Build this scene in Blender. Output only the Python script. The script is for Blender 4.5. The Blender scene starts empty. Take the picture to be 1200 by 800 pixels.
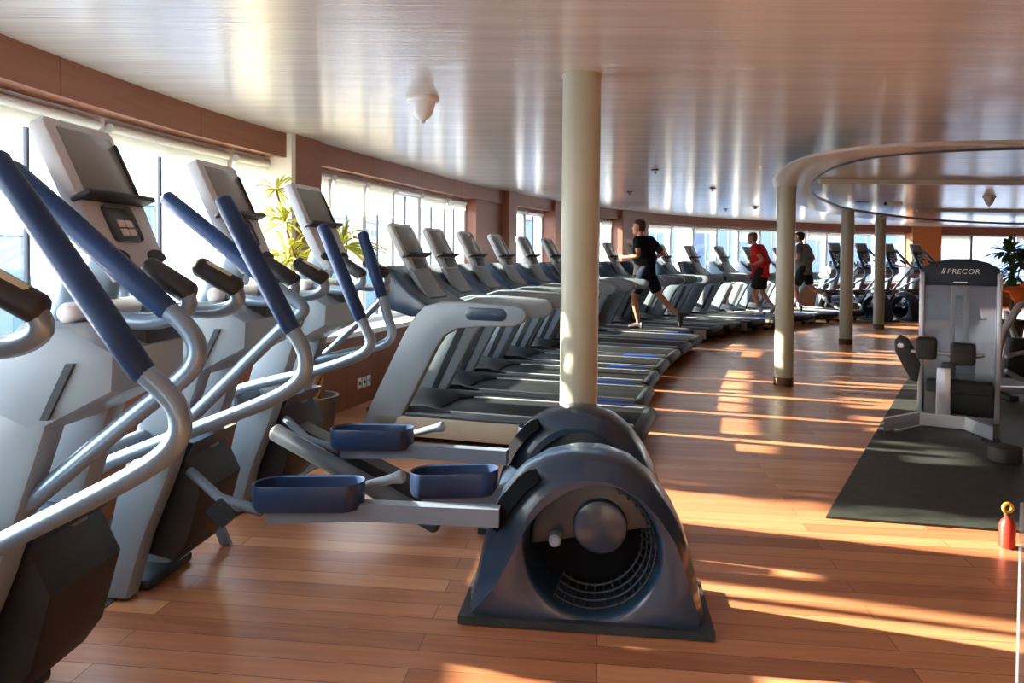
import bpy, bmesh, math, random
from mathutils import Vector, Matrix
random.seed(7)
PI = math.pi
SC = bpy.context.scene
COL = SC.collection

# ------------------------------------------------------------------ materials
def mat(name, col, rough=.5, metal=0., spec=.5, trans=0., emit=None, alpha=1., coat=0.):
    m = bpy.data.materials.new(name); m.use_nodes = True
    b = m.node_tree.nodes['Principled BSDF']
    b.inputs['Base Color'].default_value = (*col, 1)
    b.inputs['Roughness'].default_value = rough
    b.inputs['Metallic'].default_value = metal
    b.inputs['Specular IOR Level'].default_value = spec
    b.inputs['Transmission Weight'].default_value = trans
    b.inputs['Coat Weight'].default_value = coat
    b.inputs['Alpha'].default_value = alpha
    if emit:
        b.inputs['Emission Color'].default_value = (*emit[0], 1)
        b.inputs['Emission Strength'].default_value = emit[1]
    return m

def noisy(m, c1, c2, scale=6., detail=4., stretch=(1, 1, 1), bump=0., bscale=None):
    nt = m.node_tree; N = nt.nodes; L = nt.links
    b = N['Principled BSDF']
    tc = N.new('ShaderNodeTexCoord'); mp = N.new('ShaderNodeMapping')
    mp.inputs['Scale'].default_value = stretch
    no = N.new('ShaderNodeTexNoise'); no.inputs['Scale'].default_value = scale; no.inputs['Detail'].default_value = detail
    cr = N.new('ShaderNodeValToRGB')
    cr.color_ramp.elements[0].color = (*c1, 1); cr.color_ramp.elements[1].color = (*c2, 1)
    cr.color_ramp.elements[0].position = .3; cr.color_ramp.elements[1].position = .7
    L.new(tc.outputs['Object'], mp.inputs['Vector']); L.new(mp.outputs[0], no.inputs['Vector'])
    L.new(no.outputs['Fac'], cr.inputs['Fac']); L.new(cr.outputs[0], b.inputs['Base Color'])
    if bump:
        bp = N.new('ShaderNodeBump'); bp.inputs['Strength'].default_value = bump; bp.inputs['Distance'].default_value = .01
        if bscale:
            n2 = N.new('ShaderNodeTexNoise'); n2.inputs['Scale'].default_value = bscale
            L.new(mp.outputs[0], n2.inputs['Vector']); L.new(n2.outputs['Fac'], bp.inputs['Height'])
        else:
            L.new(no.outputs['Fac'], bp.inputs['Height'])
        L.new(bp.outputs[0], b.inputs['Normal'])
    return m

M = {}
M['tube'] = noisy(mat('silver_blue_paint', (.21, .3, .4), .28, .45), (.185, .275, .37), (.245, .335, .43), 3)
M['shell'] = noisy(mat('pale_grey_plastic', (.23, .29, .34), .33), (.2, .265, .315), (.265, .32, .365), 2)
M['shell2'] = noisy(mat('mid_grey_plastic', (.16, .22, .3), .4), (.14, .2, .27), (.19, .25, .33), 2)
M['console'] = noisy(mat('light_grey_console_plastic', (.5, .54, .57), .35), (.46, .51, .55), (.54, .58, .6), 2)
M['grip'] = noisy(mat('blue_rubber_grip', (.008, .035, .12), .45, spec=.35), (.005, .027, .095), (.012, .045, .14), 5)
M['navy'] = noisy(mat('navy_plastic', (.013, .034, .07), .3, coat=.3), (.01, .028, .06), (.018, .045, .088), 4)
M['navy_in'] = noisy(mat('dark_blue_inner_plastic', (.012, .024, .042), .35), (.009, .018, .033), (.018, .03, .05), 9)
M['pedal'] = noisy(mat('blue_pedal_plastic', (.014, .035, .095), .35), (.01, .028, .08), (.02, .045, .115), 6)
M['black'] = noisy(mat('black_plastic', (.012, .014, .018), .5), (.009, .01, .013), (.018, .02, .025), 8)
M['slot'] = mat('matte_black_slot', (.004, .005, .007), .9, spec=.1)
M['cap'] = noisy(mat('dark_navy_matte_plastic', (.012, .028, .045), .5, spec=.3), (.01, .024, .04), (.016, .034, .054), 4)
M['rubber'] = noisy(mat('black_rubber', (.02, .022, .025), .7), (.014, .016, .018), (.032, .034, .036), 14)
M['dark'] = noisy(mat('charcoal_plastic', (.026, .034, .04), .5, spec=.3), (.02, .028, .033), (.036, .045, .052), 5)
M['screen'] = noisy(mat('display_glass_sky_tone', (.2, .22, .215), .15), (.17, .19, .19), (.24, .26, .25), 2)  # display glass, base colour lightened for the sky it reflects
M['keypad'] = mat('keypad_dark', (.05, .08, .1), .3)
M['white'] = noisy(mat('white_painted_metal', (.78, .8, .8), .4), (.74, .77, .77), (.82, .83, .83), 3)
M['whiteplas'] = mat('white_plastic', (.75, .75, .72), .4)
M['sensor'] = mat('beige_metal_sensor', (.62, .55, .36), .3, .6)
M['belt'] = noisy(mat('running_belt', (.012, .017, .021), .6, spec=.2), (.009, .013, .016), (.018, .023, .027), 30)
M['rail'] = noisy(mat('grey_foot_rail', (.06, .08, .095), .4), (.05, .068, .08), (.075, .095, .11), 4)
M['edge'] = noisy(mat('light_grey_edge_strip', (.45, .48, .48), .35), (.41, .44, .44), (.5, .53, .53), 4)
M['olive'] = noisy(mat('beige_painted_frame', (.42, .38, .28), .4), (.36, .34, .26), (.47, .43, .33), 3)
M['decal'] = mat('blue_decal', (.02, .12, .6), .4)
M['pillar'] = noisy(mat('cream_pillar_paint', (.42, .43, .33), .32), (.39, .4, .305), (.45, .46, .36), 2)
M['bronze'] = mat('brown_pillar_foot', (.12, .07, .04), .3, .5)
M['brown'] = None
M['sillm'] = noisy(mat('cream_sill', (.7, .68, .62), .35), (.66, .64, .58), (.74, .72, .67), 3)
M['cream'] = mat('cream_wall_panel', (.78, .72, .62), .5)
M['frame_dark'] = mat('dark_window_gasket', (.05, .06, .09), .4)
M['blind'] = mat('cream_blind_fabric', (.8, .78, .7), .8)
M['mat_grey'] = noisy(mat('grey_rubber_floor', (.1, .09, .095), .55), (.085, .08, .085), (.125, .115, .12), 9)
M['mat_black'] = noisy(mat('black_rubber_mat', (.03, .036, .032), .55), (.024, .03, .027), (.04, .046, .04), 12, bump=.15, bscale=60)
M['skin'] = noisy(mat('skin', (.58, .24, .14), .5), (.53, .21, .12), (.63, .28, .17), 10)
M['shirt_black'] = noisy(mat('black_shirt_cloth', (.006, .007, .01), .85, spec=.2), (.005, .006, .009), (.009, .01, .013), 12)
M['shorts_navy'] = noisy(mat('navy_shorts_cloth', (.008, .015, .032), .85, spec=.2), (.006, .012, .027), (.011, .02, .038), 12)
M['shirt_red'] = noisy(mat('red_shirt_cloth', (.8, .018, .022), .8), (.74, .014, .018), (.84, .025, .03), 12)
M['shorts_black'] = noisy(mat('black_shorts_cloth', (.012, .013, .015), .8), (.01, .01, .012), (.02, .02, .022), 12)
M['shirt_grey'] = noisy(mat('grey_shirt_cloth', (.16, .17, .15), .8), (.13, .14, .13), (.2, .21, .19), 12)
M['hair'] = noisy(mat('short_dark_hair', (.05, .03, .02), .7), (.035, .02, .012), (.075, .05, .035), 25)
M['hair_grey'] = noisy(mat('short_grey_hair', (.14, .12, .1), .7), (.1, .085, .075), (.2, .18, .16), 25)
M['shoe'] = mat('dark_trainer', (.03, .03, .04), .6)
M['shoe_l'] = mat('pale_trainer', (.45, .4, .45), .6)
M['sock'] = mat('white_sock', (.75, .75, .73), .8)
M['eye'] = mat('eye_dark', (.02, .015, .01), .2)
M['lip'] = mat('lips', (.4, .14, .1), .5)
M['leaf_y'] = noisy(mat('yellow_green_leaf', (.55, .55, .05), .5), (.4, .46, .03), (.72, .66, .08), 5)
M['leaf_g'] = noisy(mat('green_leaf', (.06, .16, .04), .5), (.04, .1, .03), (.1, .24, .06), 5)
M['trunk'] = noisy(mat('brown_bark', (.22, .1, .04), .8), (.15, .06, .025), (.33, .16, .07), 20, bump=.4)
M['pot'] = mat('dark_clay_pot', (.08, .06, .05), .6)
M['soil'] = mat('potting_soil', (.04, .025, .015), .9)
M['orange'] = noisy(mat('orange_cloth', (.75, .13, .02), .8), (.65, .1, .015), (.82, .17, .03), 10)
M['redplas'] = mat('red_plastic_bottle', (.4, .025, .012), .4)
M['yellowplas'] = mat('yellow_plastic_ring', (.75, .4, .03), .4)
M['steel'] = mat('brushed_steel', (.5, .52, .54), .3, .8)
M['silverpaint'] = noisy(mat('silver_frame_paint', (.46, .5, .56), .3, .5), (.43, .47, .54), (.5, .54, .6), 3)
M['sea'] = noisy(mat('harbour_water', (.11, .17, .25), .3), (.1, .155, .235), (.125, .185, .265), .02)
M['bld_blue'] = mat('pale_blue_building', (.17, .24, .36), .8)
M['bld_white'] = mat('white_building', (.4, .43, .48), .8)
M['bld_teal'] = mat('teal_building', (.1, .19, .22), .8)
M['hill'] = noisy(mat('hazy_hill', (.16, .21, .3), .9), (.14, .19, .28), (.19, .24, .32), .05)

def glass_mat(name, tint, gl=.06, rough=.02):
    m = bpy.data.materials.new(name); m.use_nodes = True
    nt = m.node_tree; N = nt.nodes; L = nt.links; N.clear()
    o = N.new('ShaderNodeOutputMaterial'); mx = N.new('ShaderNodeMixShader')
    t = N.new('ShaderNodeBsdfTransparent'); g = N.new('ShaderNodeBsdfGlossy'); fr = N.new('ShaderNodeFresnel')
    ml = N.new('ShaderNodeMath'); ml.operation = 'MULTIPLY'; ml.inputs[1].default_value = gl * 10
    fr.inputs[0].default_value = 1.45
    t.inputs[0].default_value = (*tint, 1); g.inputs['Roughness'].default_value = rough
    L.new(fr.outputs[0], ml.inputs[0]); L.new(ml.outputs[0], mx.inputs[0])
    L.new(t.outputs[0], mx.inputs[1]); L.new(g.outputs[0], mx.inputs[2]); L.new(mx.outputs[0], o.inputs[0])
    return m
M['glass'] = glass_mat('window_glass', (.96, .98, 1.), .05)

def frosted(name, col, mixv, rough=.5):
    m = bpy.data.materials.new(name); m.use_nodes = True
    nt = m.node_tree; N = nt.nodes; L = nt.links
    b = N['Principled BSDF']; b.inputs['Base Color'].default_value = (*col, 1); b.inputs['Roughness'].default_value = rough
    o = N['Material Output']; mx = N.new('ShaderNodeMixShader'); t = N.new('ShaderNodeBsdfTransparent')
    mx.inputs[0].default_value = mixv
    L.new(t.outputs[0], mx.inputs[1]); L.new(b.outputs[0], mx.inputs[2]); L.new(mx.outputs[0], o.inputs[0])
    return m
M['frost'] = frosted('frosted_shroud', (.3, .4, .52), .36, .3)
M['acryl'] = frosted('clear_acrylic', (.3, .34, .38), .3, .3)
def blind_mat():
    m = bpy.data.materials.new('thin_blind_fabric'); m.use_nodes = True; nt = m.node_tree; N = nt.nodes; L = nt.links; N.clear()
    o = N.new('ShaderNodeOutputMaterial'); a = N.new('ShaderNodeBsdfDiffuse'); t = N.new('ShaderNodeBsdfTranslucent'); x = N.new('ShaderNodeMixShader')
    a.inputs[0].default_value = (.85, .83, .74, 1); t.inputs[0].default_value = (.85, .82, .72, 1); x.inputs[0].default_value = .6
    L.new(a.outputs[0], x.inputs[1]); L.new(t.outputs[0], x.inputs[2]); L.new(x.outputs[0], o.inputs[0]); return m
M['blind_t'] = blind_mat()

def brown_mat():
    m = mat('red_brown_wood_veneer', (.3, .11, .05), .4)
    nt = m.node_tree; N = nt.nodes; L = nt.links; b = N['Principled BSDF']
    tc = N.new('ShaderNodeTexCoord'); mp = N.new('ShaderNodeMapping'); mp.inputs['Scale'].default_value = (1.2, 1.2, 18)
    no = N.new('ShaderNodeTexNoise'); no.inputs['Scale'].default_value = 2.; no.inputs['Detail'].default_value = 6
    cr = N.new('ShaderNodeValToRGB')
    cr.color_ramp.elements[0].color = (.2, .065, .033, 1); cr.color_ramp.elements[1].color = (.3, .105, .052, 1)
    L.new(tc.outputs['Object'], mp.inputs[0]); L.new(mp.outputs[0], no.inputs['Vector'])
    L.new(no.outputs[0], cr.inputs[0]); L.new(cr.outputs[0], b.inputs['Base Color'])
    return m
M['brown'] = brown_mat()

def floor_mat():
    m = mat('orange_brown_floor_planks', (.4, .18, .08), .3)
    nt = m.node_tree; N = nt.nodes; L = nt.links; b = N['Principled BSDF']
    tc = N.new('ShaderNodeTexCoord'); mp = N.new('ShaderNodeMapping'); mp.inputs['Rotation'].default_value = (0, 0, .12)
    br = N.new('ShaderNodeTexBrick'); br.offset = .37; br.inputs['Scale'].default_value = 1.
    br.inputs['Brick Width'].default_value = 1.7; br.inputs['Row Height'].default_value = .115
    br.inputs['Mortar Size'].default_value = .0022; br.inputs['Bias'].default_value = 0.
    br.inputs['Color1'].default_value = (.0, .0, .0, 1); br.inputs['Color2'].default_value = (1, 1, 1, 1); br.inputs['Mortar'].default_value = (.2, .2, .2, 1)
    L.new(tc.outputs['Object'], mp.inputs[0]); L.new(mp.outputs[0], br.inputs['Vector'])
    ms = N.new('ShaderNodeMapping'); ms.inputs['Scale'].default_value = (.6, 9, 1); L.new(mp.outputs[0], ms.inputs[0])
    no = N.new('ShaderNodeTexNoise'); no.inputs['Scale'].default_value = 3.; no.inputs['Detail'].default_value = 7; no.inputs['Roughness'].default_value = .65
    L.new(ms.outputs[0], no.inputs['Vector'])
    mixf = N.new('ShaderNodeMix'); mixf.data_type = 'FLOAT'; mixf.inputs[0].default_value = .45
    L.new(no.outputs['Fac'], mixf.inputs[2])
    sep = N.new('ShaderNodeSeparateColor'); L.new(br.outputs['Color'], sep.inputs[0]); L.new(sep.outputs[0], mixf.inputs[3])
    cr = N.new('ShaderNodeValToRGB'); e = cr.color_ramp.elements
    e[0].position = .2; e[0].color = (.3, .11, .05, 1); e[1].position = .8; e[1].color = (.66, .33, .165, 1)
    x = e.new(.5); x.color = (.49, .21, .098, 1)
    L.new(mixf.outputs[0], cr.inputs[0])
    mx = N.new('ShaderNodeMix'); mx.data_type = 'RGBA'; mx.blend_type = 'MULTIPLY'
    L.new(cr.outputs[0], mx.inputs[6]); L.new(br.outputs['Fac'], mx.inputs[0]); mx.inputs[7].default_value = (.45, .4, .38, 1)
    L.new(mx.outputs[2], b.inputs['Base Color'])
    n2 = N.new('ShaderNodeTexNoise'); n2.inputs['Scale'].default_value = 2.5; L.new(mp.outputs[0], n2.inputs['Vector'])
    mr = N.new('ShaderNodeMapRange'); mr.inputs['To Min'].default_value = .3; mr.inputs['To Max'].default_value = .38
    L.new(n2.outputs['Fac'], mr.inputs[0]); L.new(mr.outputs[0], b.inputs['Roughness'])
    bp = N.new('ShaderNodeBump'); bp.inputs['Strength'].default_value = .12; bp.inputs['Distance'].default_value = .004
    L.new(no.outputs['Fac'], bp.inputs['Height']); L.new(bp.outputs[0], b.inputs['Normal'])
    return m
M['floor'] = floor_mat()

def ceil_mat(name='glossy_beige_ceiling', c1=(.52, .49, .455), c2=(.60, .57, .525)):
    m = mat(name, c1, .2, spec=.6)
    nt = m.node_tree; N = nt.nodes; L = nt.links; b = N['Principled BSDF']
    tc = N.new('ShaderNodeTexCoord'); mp = N.new('ShaderNodeMapping'); mp.inputs['Scale'].default_value = (.5, 7, 1)
    no = N.new('ShaderNodeTexNoise'); no.inputs['Scale'].default_value = 1.6; no.inputs['Detail'].default_value = 5
    cr = N.new('ShaderNodeValToRGB'); cr.color_ramp.elements[0].color = (*c1, 1); cr.color_ramp.elements[1].color = (*c2, 1)
    cr.color_ramp.elements[0].position = .35; cr.color_ramp.elements[1].position = .65
    L.new(tc.outputs['Object'], mp.inputs[0]); L.new(mp.outputs[0], no.inputs['Vector']); L.new(no.outputs[0], cr.inputs[0])
    L.new(cr.outputs[0], b.inputs['Base Color'])
    wv = N.new('ShaderNodeTexWave'); wv.bands_direction = 'Y'; wv.inputs['Scale'].default_value = .55; wv.inputs['Distortion'].default_value = .2
    L.new(tc.outputs['Object'], wv.inputs['Vector'])
    m5 = N.new('ShaderNodeMapping'); m5.inputs['Scale'].default_value = (.6, 55, 1); L.new(tc.outputs['Object'], m5.inputs[0])
    n5 = N.new('ShaderNodeTexNoise'); n5.inputs['Scale'].default_value = 1.; n5.inputs['Detail'].default_value = 3; L.new(m5.outputs[0], n5.inputs['Vector'])
    ad = N.new('ShaderNodeMath'); ad.operation = 'MULTIPLY_ADD'; ad.inputs[1].default_value = .25; L.new(wv.outputs['Fac'], ad.inputs[0]); L.new(n5.outputs[0], ad.inputs[2])
    bp = N.new('ShaderNodeBump'); bp.inputs['Strength'].default_value = .6; bp.inputs['Distance'].default_value = .004
    L.new(ad.outputs[0], bp.inputs['Height']); L.new(bp.outputs[0], b.inputs['Normal'])
    return m
M['ceil'] = ceil_mat()
M['ring'] = mat('grey_beige_ring_ceiling', (.48, .45, .4), .25)

# ------------------------------------------------------------------ mesh builder
class B:
    def __init__(s): s.v = []; s.f = []
    def add(s, vs, fs, mtx=None):
        o = len(s.v)
        for p in vs:
            p = Vector(p)
            if mtx is not None: p = mtx @ p
            s.v.append(p)
        s.f += [tuple(i + o for i in f) for f in fs]
        return s
    def box(s, lo, hi, bev=0., mtx=None, seg=2):
        bm = bmesh.new(); bmesh.ops.create_cube(bm, size=1)
        for v in bm.verts:
            for k in range(3): v.co[k] = lo[k] + (v.co[k] + .5) * (hi[k] - lo[k])
        if bev: bmesh.ops.bevel(bm, geom=bm.edges[:], offset=bev, segments=seg, affect='EDGES', profile=.5)
        s.bm(bm, mtx); return s
    def bm(s, bm, mtx=None):
        bm.verts.index_update()
        s.add([v.co.copy() for v in bm.verts], [[v.index for v in f.verts] for f in bm.faces], mtx); bm.free()
    def rings(s, rings, closed=True, cap0=True, cap1=True, mtx=None):
        n = len(rings[0]); vs = [p for r in rings for p in r]; fs = []
        for i in range(len(rings) - 1):
            for j in range(n if closed else n - 1):
                k = (j + 1) % n
                fs.append((i * n + j, i * n + k, (i + 1) * n + k, (i + 1) * n + j))
        if cap0: fs.append(tuple(reversed(range(n))))
        if cap1: fs.append(tuple((len(rings) - 1) * n + j for j in range(n)))
        return s.add(vs, fs, mtx)
    def tube(s, pts, r, n=12, rnd=True, ab=(1, 1), mtx=None, up=None):
        pts = [Vector(p) for p in pts]
        rr = list(r) if isinstance(r, (list, tuple)) else [r] * len(pts)
        if rnd:
            d0 = (pts[0] - pts[1]).normalized(); d1 = (pts[-1] - pts[-2]).normalized()
            pts = [pts[0] + d0 * rr[0] * .5, pts[0] + d0 * rr[0] * .3] + pts + [pts[-1] + d1 * rr[-1] * .3, pts[-1] + d1 * rr[-1] * .5]
            rr = [rr[0] * .55, rr[0] * .85] + rr + [rr[-1] * .85, rr[-1] * .55]
        T = []
        for i in range(len(pts)):
            a = pts[max(i - 1, 0)]; c = pts[min(i + 1, len(pts) - 1)]; T.append((c - a).normalized())
        ref = Vector(up) if up else (Vector((0, 1, 0)) if abs(T[0].y) < .9 else Vector((1, 0, 0)))
        rings = []
        for p, t, q in zip(pts, T, rr):
            x = (ref - t * ref.dot(t)).normalized(); y = t.cross(x); ref = x if not up else ref
            rings.append([p + x * (math.cos(2 * PI * k / n) * q * ab[0]) + y * (math.sin(2 * PI * k / n) * q * ab[1]) for k in range(n)])
        return s.rings(rings, mtx=mtx)
    def cyl(s, a, b, r, n=20, bev=0.):
        a = Vector(a); b = Vector(b); d = (b - a).normalized()
        if bev: return s.tube([a, a + d * bev, b - d * bev, b], [r - bev, r, r, r - bev], n, rnd=False)
        return s.tube([a, b], r, n, rnd=False)
    def lathe(s, prof, n=24, mtx=None):
        return s.rings([[(r * math.cos(2 * PI * k / n), r * math.sin(2 * PI * k / n), z) for k in range(n)] for r, z in prof], mtx=mtx)
    def prism(s, poly, v0, v1, bev=0., ax='y', mtx=None):
        # poly in (a,z); extruded along y (ax='y') or polygon in (x,y) extruded along z
        bm = bmesh.new(); r = []
        for v in (v0, v1):
            r.append([bm.verts.new((p[0], v, p[1]) if ax == 'y' else (p[0], p[1], v)) for p in poly])
        n = len(poly)
        bm.faces.new(r[0]); bm.faces.new(list(reversed(r[1])))
        for i in range(n): bm.faces.new((r[0][i], r[1][i], r[1][(i + 1) % n], r[0][(i + 1) % n]))
        bmesh.ops.recalc_face_normals(bm, faces=bm.faces[:])
        if bev:
            caps = [e for e in bm.edges if all(len(f.verts) == n for f in e.link_faces) is False and any(len(f.verts) == n for f in e.link_faces)]
            bmesh.ops.bevel(bm, geom=caps, offset=bev, segments=2, affect='EDGES', profile=.5)
        bmesh.ops.triangulate(bm, faces=[f for f in bm.faces if len(f.verts) > 4])
        s.bm(bm, mtx); return s
    def sphere(s, c, r, n=14, sc=(1, 1, 1), mtx=None):
        c = Vector(c); m = n // 2
        rings = []
        for i in range(m + 1):
            a = -PI / 2 + PI * (i + .0) / m; q = max(math.cos(a), .02)
            rings.append([(c.x + r * sc[0] * q * math.cos(2 * PI * k / n), c.y + r * sc[1] * q * math.sin(2 * PI * k / n), c.z + r * sc[2] * math.sin(a)) for k in range(n)])
        return s.rings(rings, mtx=mtx)
    def build(s, name, m, parent=None, sharp=38, loc=None):
        me = bpy.data.meshes.new(name); me.from_pydata([tuple(v) for v in s.v], [], s.f); me.validate(); 
        bm = bmesh.new(); bm.from_mesh(me); bmesh.ops.recalc_face_normals(bm, faces=bm.faces[:]); bm.to_mesh(me); bm.free()
        me.polygons.foreach_set('use_smooth', [True] * len(me.polygons))
        me.set_sharp_from_angle(angle=math.radians(sharp))
        o = bpy.data.objects.new(name, me); me.materials.append(M[m] if isinstance(m, str) else m); COL.objects.link(o)
        if parent: o.parent = parent
        if loc: o.location = loc
        return o

def smooth(pts, k=2):
    for _ in range(k):
        q = [pts[0]]
        for a, b in zip(pts[:-1], pts[1:]):
            a = Vector(a); b = Vector(b); q += [a * .75 + b * .25, a * .25 + b * .75]
        q.append(pts[-1]); pts = q
    return [Vector(p) for p in pts]

def tag(o, label, cat, group=None, kind=None):
    o['label'] = label; o['category'] = cat
    if group: o['group'] = group
    if kind: o['kind'] = kind
    return o
def thing(name, label, cat, loc=(0, 0, 0), rz=0., group=None):
    o = bpy.data.objects.new(name, None); COL.objects.link(o); o.empty_display_size = .2
    o.location = loc; o.rotation_euler = (0, 0, rz); return tag(o, label, cat, group)
def struct(o): o['kind'] = 'structure'; return o
def kids(o): return [c for c in COL.objects if c.parent == o]
def copy_tree(o, parent=None):
    c = o.copy(); COL.objects.link(c); c.parent = parent
    for ch in kids(o): copy_tree(ch, c)
    return c

# ------------------------------------------------------------------ wall curve (ship's bow), u = arc length
WP = [(-2.28, -4), (-2.27, 0), (-2.26, 2), (-2.25, 3.2), (-2.18, 3.95), (-2.07, 4.75), (-1.90, 5.5), (-1.72, 6.15), (-1.30, 7.5), (-.90, 8.9), (-.37, 10.4), (.86, 13.1), (1.80, 14.62), (3.05, 16.3), (4.5, 17.7), (6.05, 18.85), (7.6, 19.85), (9.2, 20.75), (11, 21.5), (12.8, 22.05), (15, 22.3), (17.5, 22.2), (20, 21.6)]
def crv(P, n=16):
    out = []; P = [Vector(p) for p in P]
    for i in range(len(P) - 1):
        p0 = P[max(i - 1, 0)]; p1 = P[i]; p2 = P[i + 1]; p3 = P[min(i + 2, len(P) - 1)]
        for k in range(n):
            t = k / n
            out.append(.5 * ((2 * p1) + (-p0 + p2) * t + (2 * p0 - 5 * p1 + 4 * p2 - p3) * t * t + (-p0 + 3 * p1 - 3 * p2 + p3) * t ** 3))
    out.append(P[-1]); return out
WS = crv(WP)
for _ in range(30):
    WS = [WS[0]] + [.25 * WS[i - 1] + .5 * WS[i] + .25 * WS[i + 1] for i in range(1, len(WS) - 1)] + [WS[-1]]
WL = [0.]
for a, b in zip(WS[:-1], WS[1:]): WL.append(WL[-1] + (b - a).length)
def wat(u):
    u = max(0, min(u, WL[-1] - 1e-6)); lo, hi = 0, len(WL) - 1
    while hi - lo > 1:
        m_ = (lo + hi) // 2
        if WL[m_] <= u: lo = m_
        else: hi = m_
    t = (u - WL[lo]) / (WL[hi] - WL[lo]); return WS[lo].lerp(WS[hi], t)
def wfr(u):
    t = (wat(u + .15) - wat(u - .15)).normalized(); return wat(u), t, Vector((t.y, -t.x))   # point, tangent, normal into room
def wp(u, off, z=0.):
    p, t, n = wfr(u); q = p + n * off; return Vector((q.x, q.y, z))
def strip(b, u0, u1, o0, o1, z0, z1, step=.25):
    k = max(1, int(round((u1 - u0) / step))); R = []
    for i in range(k + 1):
        u = u0 + (u1 - u0) * i / k
        R.append([wp(u, o0, z0), wp(u, o1, z0), wp(u, o1, z1), wp(u, o0, z1)])
    b.rings(R); return b
UEND = WL[-1] - .2

ZC = 2.35; ZS = 2.16; ZSILL = .70
# floor, ceiling
OUTL = [tuple(wp(.02 + k * (WL[-1] - .04) / 90, -.33).xy) for k in range(91)] + [(20.4, 21.5), (20.4, -4.2), (-2.6, -4.2)]
struct(B().prism(OUTL, -.12, 0, ax='z').build('floor', 'floor'))
struct(B().prism(OUTL, ZC, ZC + .12, ax='z').build('ceiling', 'ceil'))
# far interior walls closing the room outside the frame
struct(B().box((-2.6, -4.2, 0), (20.4, -4.0, ZC)).build('wall_back', 'cream'))
struct(B().box((20.1, -4.0, 0), (20.3, 22.2, ZC)).build('wall_right', 'brown'))
# low wall under the windows, sill, soffit
b = B(); u = .2
while u < UEND - .01:
    u1 = min(u + .62, UEND); strip(b, u + .003, u1 - .003, .0, .09, 0, ZSILL - .045, .16); strip(b, u, u1, -.2, .06, 0, ZSILL - .05, .31); u = u1
struct(b.build('wall_left', 'brown'))
struct(strip(B(), .2, UEND, -.32, .16, ZSILL - .045, ZSILL, .2).build('trim_1', 'sillm'))
b = B(); u = .2
while u < UEND - .01:
    u1 = min(u + 1.24, UEND); strip(b, u + .003, u1 - .003, -.05, 0, ZS, ZC, .16); strip(b, u, u1, -.35, -.03, ZS + .01, ZC, .31); u = u1
struct(b.build('trim_2', 'brown'))

# windows
WN = [0]
def window(u0, u1, posts, blinds=(), dark=False, sash=.68, sw=.01):
    WN[0] += 1
    fm = 'white' if not dark else 'shell2'
    w = B(); strip(w, u0, u1, -.3, -.2, ZS - .09, ZS + .01); strip(w, u0, u1, -.3, -.2, ZSILL, ZSILL + .05)
    o = struct(w.build('window_%d' % WN[0], fm))
    ed = [u0] + list(posts) + [u1]
    for i, e in enumerate(ed):
        wd = .045
        p, t, n = wfr(e)
        mt = Matrix(((t.x, n.x, 0, p.x), (t.y, n.y, 0, p.y), (0, 0, 1, 0), (0, 0, 0, 1)))
        B().box((-wd, -.31, ZSILL), (wd, -.19, ZS), .008, mt).build('mullion', fm, o)
    for i in range(len(ed) - 1):
        a, c = ed[i] + .05, ed[i + 1] - .05
        strip(B(), a, c, -.275, -.265, ZSILL + .05, ZS - .09).build('pane', 'glass', o)
        if c - a > .45:
            m_ = a + (c - a) * sash; p, t, n = wfr(m_)
            mt = Matrix(((t.x, n.x, 0, p.x), (t.y, n.y, 0, p.y), (0, 0, 1, 0), (0, 0, 0, 1)))
            B().box((-sw, -.28, ZSILL + .05), (sw, -.255, ZS - .09), .003, mt).build('sash_bar', 'frame_dark', o)
        bl = B(); pts = []
        for k in range(7):
            uu = a + (c - a) * k / 6; pts.append(wp(uu, -.17, ZS - .05))
        bl.tube(pts, .028, 10, rnd=False).build('blind_roller', 'whiteplas', o)
        if i in blinds:
            strip(B(), a, c, -.175, -.17, ZS - .05 - blinds[i], ZS - .05).build('blind', 'blind_t', o)
    return o
window(.6, 4.4, [1.55, 2.5, 3.45])
window(4.45, 9.99, [5.45, 6.4, 7.29, 8.19, 9.47], {0: .12, 1: .12, 2: .1, 3: .1, 4: .1, 5: 1.37}, sash=.5)
window(10.37, 14.39, [10.9, 11.57, 12.25, 12.98, 13.74], {0: .3, 1: .33, 2: .3, 4: .12, 5: .1})
window(15.6, 17.25, [16.5], {})
window(19.2, 20.15, [19.6], {0: .14, 1: .1})
window(21.3, 31.85, [22.6, 23.5, 24.4, 25.25, 26.1, 26.97, 27.95, 28.8, 29.8, 30.75], {0: .16, 2: .12, 4: .3, 7: .2, 8: .25}, sw=.006)
window(32.9, 38.9, [34.1, 35.45, 36.8, 38.0], {0: .3, 2: .22, 3: .3}, dark=True, sash=.97)
# solid panels between the window bays
PN = [2]
def panel(u0, u1, o0, o1, m, z0=0., z1=ZC):
    PN[0] += 1
    return struct(strip(B(), u0, u1, o0, o1, z0, z1).build('trim_%d' % PN[0], m))
panel(4.4, 4.45, -.3, -.06, 'cream', ZSILL, ZS)
panel(9.93, 9.99, -.3, .045, 'whiteplas')
panel(9.99, 10.37, -.3, .05, 'brown')
panel(14.39, 15.3, -.3, -.03, 'brown', ZSILL, ZS)
panel(15.3, 15.6, -.3, .07, 'brown')
panel(17.25, 17.5, -.3, .05, 'brown')
panel(17.5, 19.2, -.3, -.03, 'cream', ZSILL, ZS)
panel(20.15, 21.3, -.3, .05, 'brown')
PNL = mat('orange_wood_panel', (.5, .2, .06), .4)
panel(31.85, 32.9, -.3, .05, PNL)
panel(38.9, UEND, -.3, -.03, 'brown', ZSILL, ZS)
panel(.2, .6, -.3, -.03, 'cream', ZSILL, ZS)

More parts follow.
